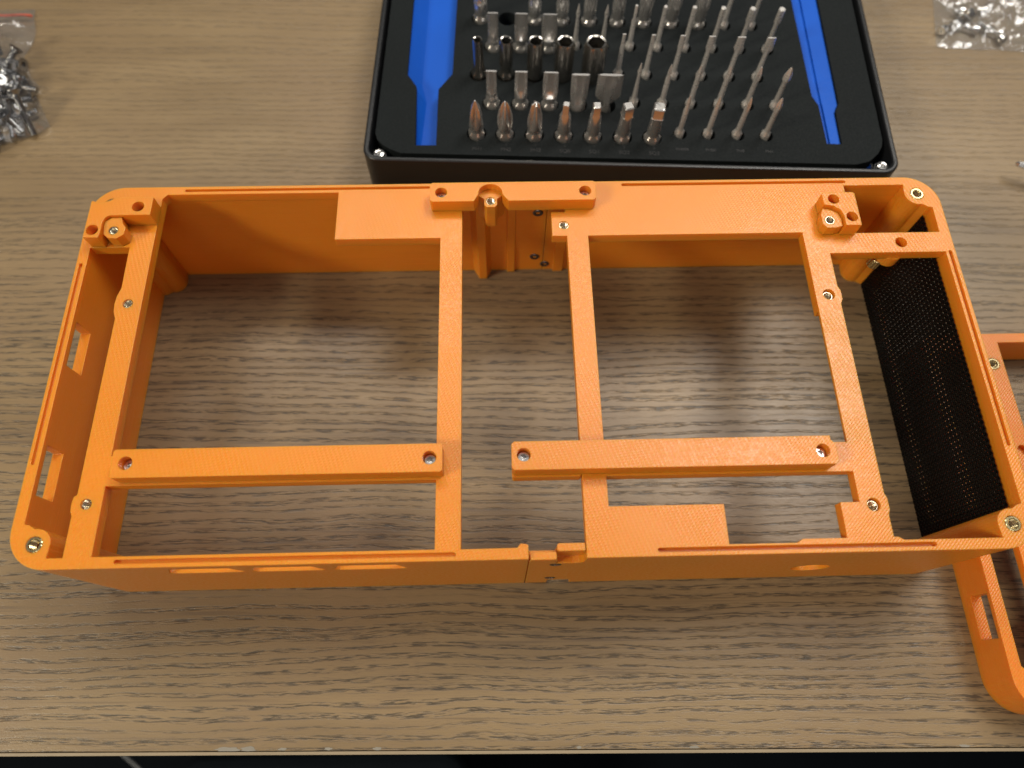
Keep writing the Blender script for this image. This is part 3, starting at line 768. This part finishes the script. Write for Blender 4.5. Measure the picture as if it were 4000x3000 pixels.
for i, (x, y, z, tilt, az) in enumerate(spots):
    o = bpy.data.objects.new("loose_screw", scr_L[i % 3]); COL.objects.link(o)
    o.rotation_euler = (R(90-tilt), 0, R(az)); o.location = Vector((x, y, z))*MM
    # the origin is the screw's tip: shift so that the given spot is its head
    o.location -= Matrix.Rotation(R(az), 3, 'Z') @ Matrix.Rotation(R(90-tilt), 3, 'X') @ Vector((0, 0, (11, 16, 20)[i % 3]*MM))*(.5 if tilt < 50 else .12)
    tag(o, "flat-head steel screw in the pile inside the clear zip bag at the left", "screw", "screws inside the left zip bag")
    zmin = min((o.matrix_basis @ v.co).z for v in o.data.vertices)
    if zmin < .0005: o.location.z += .0005-zmin

# right bag
bagR = thing("screw_bag", "crinkled clear bag with a few short screws at the top right corner", "plastic bag", (400, 275, 0))
polyR = [(361.6, 253.4), (366, 252.2), (375, 252.0), (382, 250.9), (389, 251.2), (402, 249.6), (440, 247.5), (442, 320), (371.5, 320), (368.6, 290), (366.4, 278)]
def hR(p, e):
    n_ = noise.noise(Vector((p.x*.12, p.y*.12, 9)))+.7*noise.noise(Vector((p.x*.3-p.y*.12, p.y*.22, 2)))
    return .7+e*(3.6)+e*n_*3.4
clearfilm("bag_film", film_sheet(polyR, hR, 2.0), bagR); clearfilm("bag_film", film_sheet(polyR, lambda p, e: .25, 6), bagR)
scr_R = [mesh_of("loose_screw", loose_screw(l, 2.1, 1.15, 'pan'), STEEL, 30) for l in (5, 7)]
for i, (x, y, z, tilt, az) in enumerate([(368.5, 264.6, 2.2, 6, 310), (371.4, 262.2, 2.2, 4, 140), (373.6, 267.2, 3.0, 12, 320), (376.5, 271.5, 3.2, 50, 20), (379.4, 269.4, 2.4, 5, 130), (377.6, 264.8, 2.2, 4, 60),
        (383.4, 272.6, 2.6, 20, 300), (385.6, 267.4, 2.2, 3, 30), (374.8, 275.4, 2.2, 4, 80), (389, 262.5, 2.2, 4, 50), (392.4, 259, 2.2, 4, 20), (387, 276, 2.4, 4, 100)]):
    o = bpy.data.objects.new("loose_screw", scr_R[i % 2]); COL.objects.link(o)
    o.rotation_euler = (R(90-tilt), 0, R(az)); o.location = Vector((x, y, z))*MM
    zmin = min((o.matrix_basis @ v.co).z for v in o.data.vertices)
    if zmin < .0005: o.location.z += .0005-zmin
    tag(o, "short steel screw loose inside the crinkled bag at the top right", "screw", "screws inside the right bag")

# ================================================================== SMALL SCREWDRIVER at the right edge, and an unseen dark block added past the top edge for its shadow
drv = thing("screwdriver", "screwdriver whose bright tip pokes in at the right picture edge", "screwdriver", (374, 176, 0))
d = Vector((1, -.42, .02)).normalized()
P0 = Vector((373.6, 175.6, 7.6))
obj("blade", tube([P0, P0+d*1.2, P0+d*6, P0+d*7, P0+d*60], [.55, 1.25, 1.35, 1.25, 1.25], 6), STEEL, drv)
obj("handle", tube([P0+d*60.05, P0+d*63, P0+d*80, P0+d*120, P0+d*123], [4, 6.5, 7.5, 7.5, 6], 20), CASE, drv, smooth=50)
dk = thing("shade_block", "unseen dark block added past the upper left picture edge to cast a soft shade", "shade_block", (-60, 339, 0))
local("shade_block_body", prism(rrect(-33, -34, 40, 60, 8), .2, 26), DARKC, dk, bevel=3)
local("shade_block_cap", prism(rrect(-34, -20, 41, 61, 8), 26.1, 29), DARKC, dk, bevel=1)
bagL.location.y += .0016
for o in COL.objects:
    if o.get("group") == "screws inside the left zip bag": o.location.y += .0016
bpy.context.view_layer.update()
